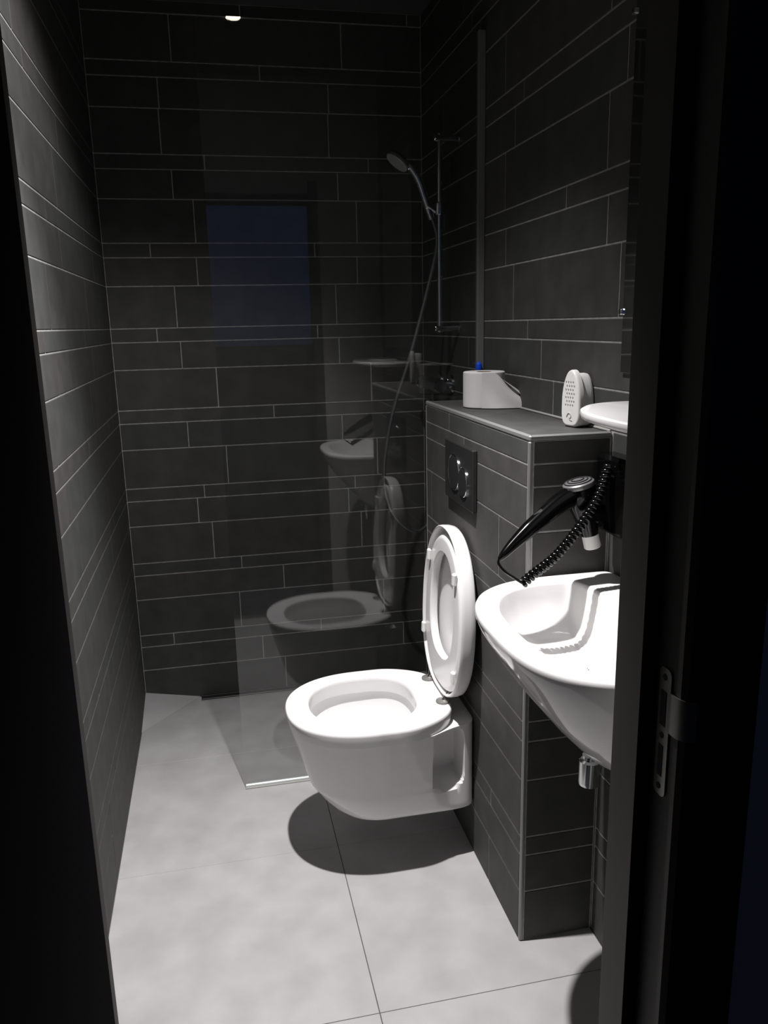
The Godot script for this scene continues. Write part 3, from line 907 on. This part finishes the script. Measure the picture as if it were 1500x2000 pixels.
# ---------------------------------------------------------------- small things on the box
func toilet_roll() -> void:
	var c := Vector3(1.104, HB + 0.0005, 0.970)
	var t := thing("toilet_roll", c, "white toilet paper roll with a loose crumpled end on the cistern box", "toilet paper")
	part("roll", lathe([[0.021, 0.001], [0.056, 0.0], [0.0585, 0.002], [0.059, 0.010], [0.059, 0.090], [0.0585, 0.097], [0.056, 0.099], [0.021, 0.098], [0.021, 0.001]], Vector3.UP, 48), M.paper, t, c)
	part("core", lathe([[0.019, 0.0005], [0.0208, 0.0005], [0.0208, 0.0985], [0.019, 0.0985], [0.019, 0.0005]], Vector3.UP, 24), M.card, t, c)
	# loose end: leaves the roll on the near side, bulges and folds on the tile
	var v := PackedVector3Array()
	var rows := []
	var NU := 16
	var NV := 10
	for i in NU + 1:
		var f := float(i) / NU
		var row := PackedVector3Array()
		for j in NV + 1:
			var g := float(j) / NV
			var ang := lerpf(2.0, 0.62, f)
			var r := 0.0598 + 0.076 * f * f * (1.0 - 0.35 * g)
			var p := c + Vector3(cos(ang) * r, 0, sin(ang) * r)
			p.x += 0.0
			var hgt := lerpf(0.097, lerpf(0.050, 0.05, f), smoothstep(0.35, 1.0, f))
			p.y = HB + 0.0015 + hgt * g
			p += Vector3(cos(ang), 0, sin(ang)) * (0.006 * sin(g * 5.0 + f * 7.0) * f - 0.012 * f * g)
			row.append(p)
		rows.append(row)
	var thick := 0.0006
	var top := rows
	for i in NU:
		for j in NV:
			var a: Vector3 = top[i][j]
			var b: Vector3 = top[i + 1][j]
			var d: Vector3 = top[i + 1][j + 1]
			var e: Vector3 = top[i][j + 1]
			var n := (b - a).cross(e - a).normalized() * thick
			quad(v, a, b, d, e)
			quad(v, e - n, d - n, b - n, a - n)
	part("loose_sheet", commit(v, 60.0, false), M.paper, t)
	# folded flap at the end of the sheet
	var w := PackedVector3Array()
	var l := NU
	var e0: Vector3 = rows[l][NV]
	var e1: Vector3 = rows[l][0]
	var f0 := e0 + Vector3(0.012, -0.020, 0.020)
	var f1 := e1 + Vector3(0.004, 0.0, 0.026)
	var m0: Vector3 = rows[l - 6][NV]
	for k in 2:
		var o := Vector3(0.0004, 0.0004, 0.0) * k
		if k == 0:
			quad(w, e1 + o, e0 + o, f0 + o, f1 + o)
			tri(w, m0 + o, f0 + o, e0 + o)
		else:
			quad(w, f1 + o, f0 + o, e0 + o, e1 + o)
			tri(w, m0 + o, e0 + o, f0 + o)
	part("folded_end", commit(w, 20.0, false), M.paper, t)

func freshener() -> void:
	var n := Vector3(-0.98, 0, 0.20).normalized()      # the way its face looks
	var u := Vector3(n.z, 0, -n.x)                       # across the face
	var c := Vector3(1.160, HB + 0.0004, 1.462)
	var t := thing("air_freshener", c, "white egg-shaped air freshener standing on the cistern box", "air freshener")
	var out := func(s: float, h: float) -> PackedVector2Array:
		var o := PackedVector2Array()
		for k in 40:
			var a := TAU * k / 40.0
			var x := cos(a)
			var y := sin(a)
			var yy := 0.5 + 0.5 * sgnpow(y, 0.95)
			var wid := lerpf(0.034, 0.026, yy * yy)
			o.append(Vector2(wid * s * sgnpow(x, 0.55 if y < 0 else 0.9), h * (0.5 + 0.5 * sgnpow(y, 0.5 if y < 0 else 0.95))))
		return o
	var shell_rings := func(depths: Array) -> Array:
		var r := []
		for d in depths:
			var ring := PackedVector3Array()
			var o2: PackedVector2Array = out.call(d[1], d[2])
			for q in o2: ring.append(c + u * q.x + Vector3.UP * (q.y + d[3]) + n * d[0])
			r.append(ring)
		return r
	part("front_shell", loft(shell_rings.call([[0.012, 1.03, 0.127, 0.0], [0.020, 1.03, 0.127, 0.0], [0.024, 0.98, 0.124, 0.0015], [0.026, 0.88, 0.116, 0.005]]), 45.0), M.white_plastic, t)
	part("back_shell", loft(shell_rings.call([[-0.020, 0.80, 0.108, 0.004], [-0.017, 0.90, 0.116, 0.0015], [-0.010, 0.93, 0.119, 0.0], [0.012, 0.93, 0.119, 0.0]]), 45.0), M.white_plastic, t)
	# pierced vent field and raised emblem on the face
	var v := PackedVector3Array()
	for i in 7:
		for j in 4:
			var p := Vector2((j - 1.5) * 0.0085 + (0.004 if i % 2 else 0.0) - 0.002, 0.050 + i * 0.0085)
			if absf(p.x) > 0.018: continue
			var at := c + u * p.x + Vector3.UP * p.y + n * 0.0262
			lathe_soup(v, [[0.0, -0.001], [0.0022, -0.0005], [0.0018, 0.0008], [0.0, 0.001]], n, 8, at)
	part("vent_slots", commit(v, 30.0), M.vent_plastic, t)
	var em := smooth_path([Vector3(-0.010, 0.022, 0), Vector3(-0.004, 0.030, 0), Vector3(0.004, 0.029, 0), Vector3(0.006, 0.022, 0), Vector3(0.0, 0.018, 0), Vector3(0.010, 0.014, 0)], 5)
	var ep := PackedVector3Array()
	for q in em: ep.append(c + u * q.x + Vector3.UP * q.y + n * 0.0262)
	part("emblem", tube(ep, [0.0012], 8), M.vent_plastic, t)
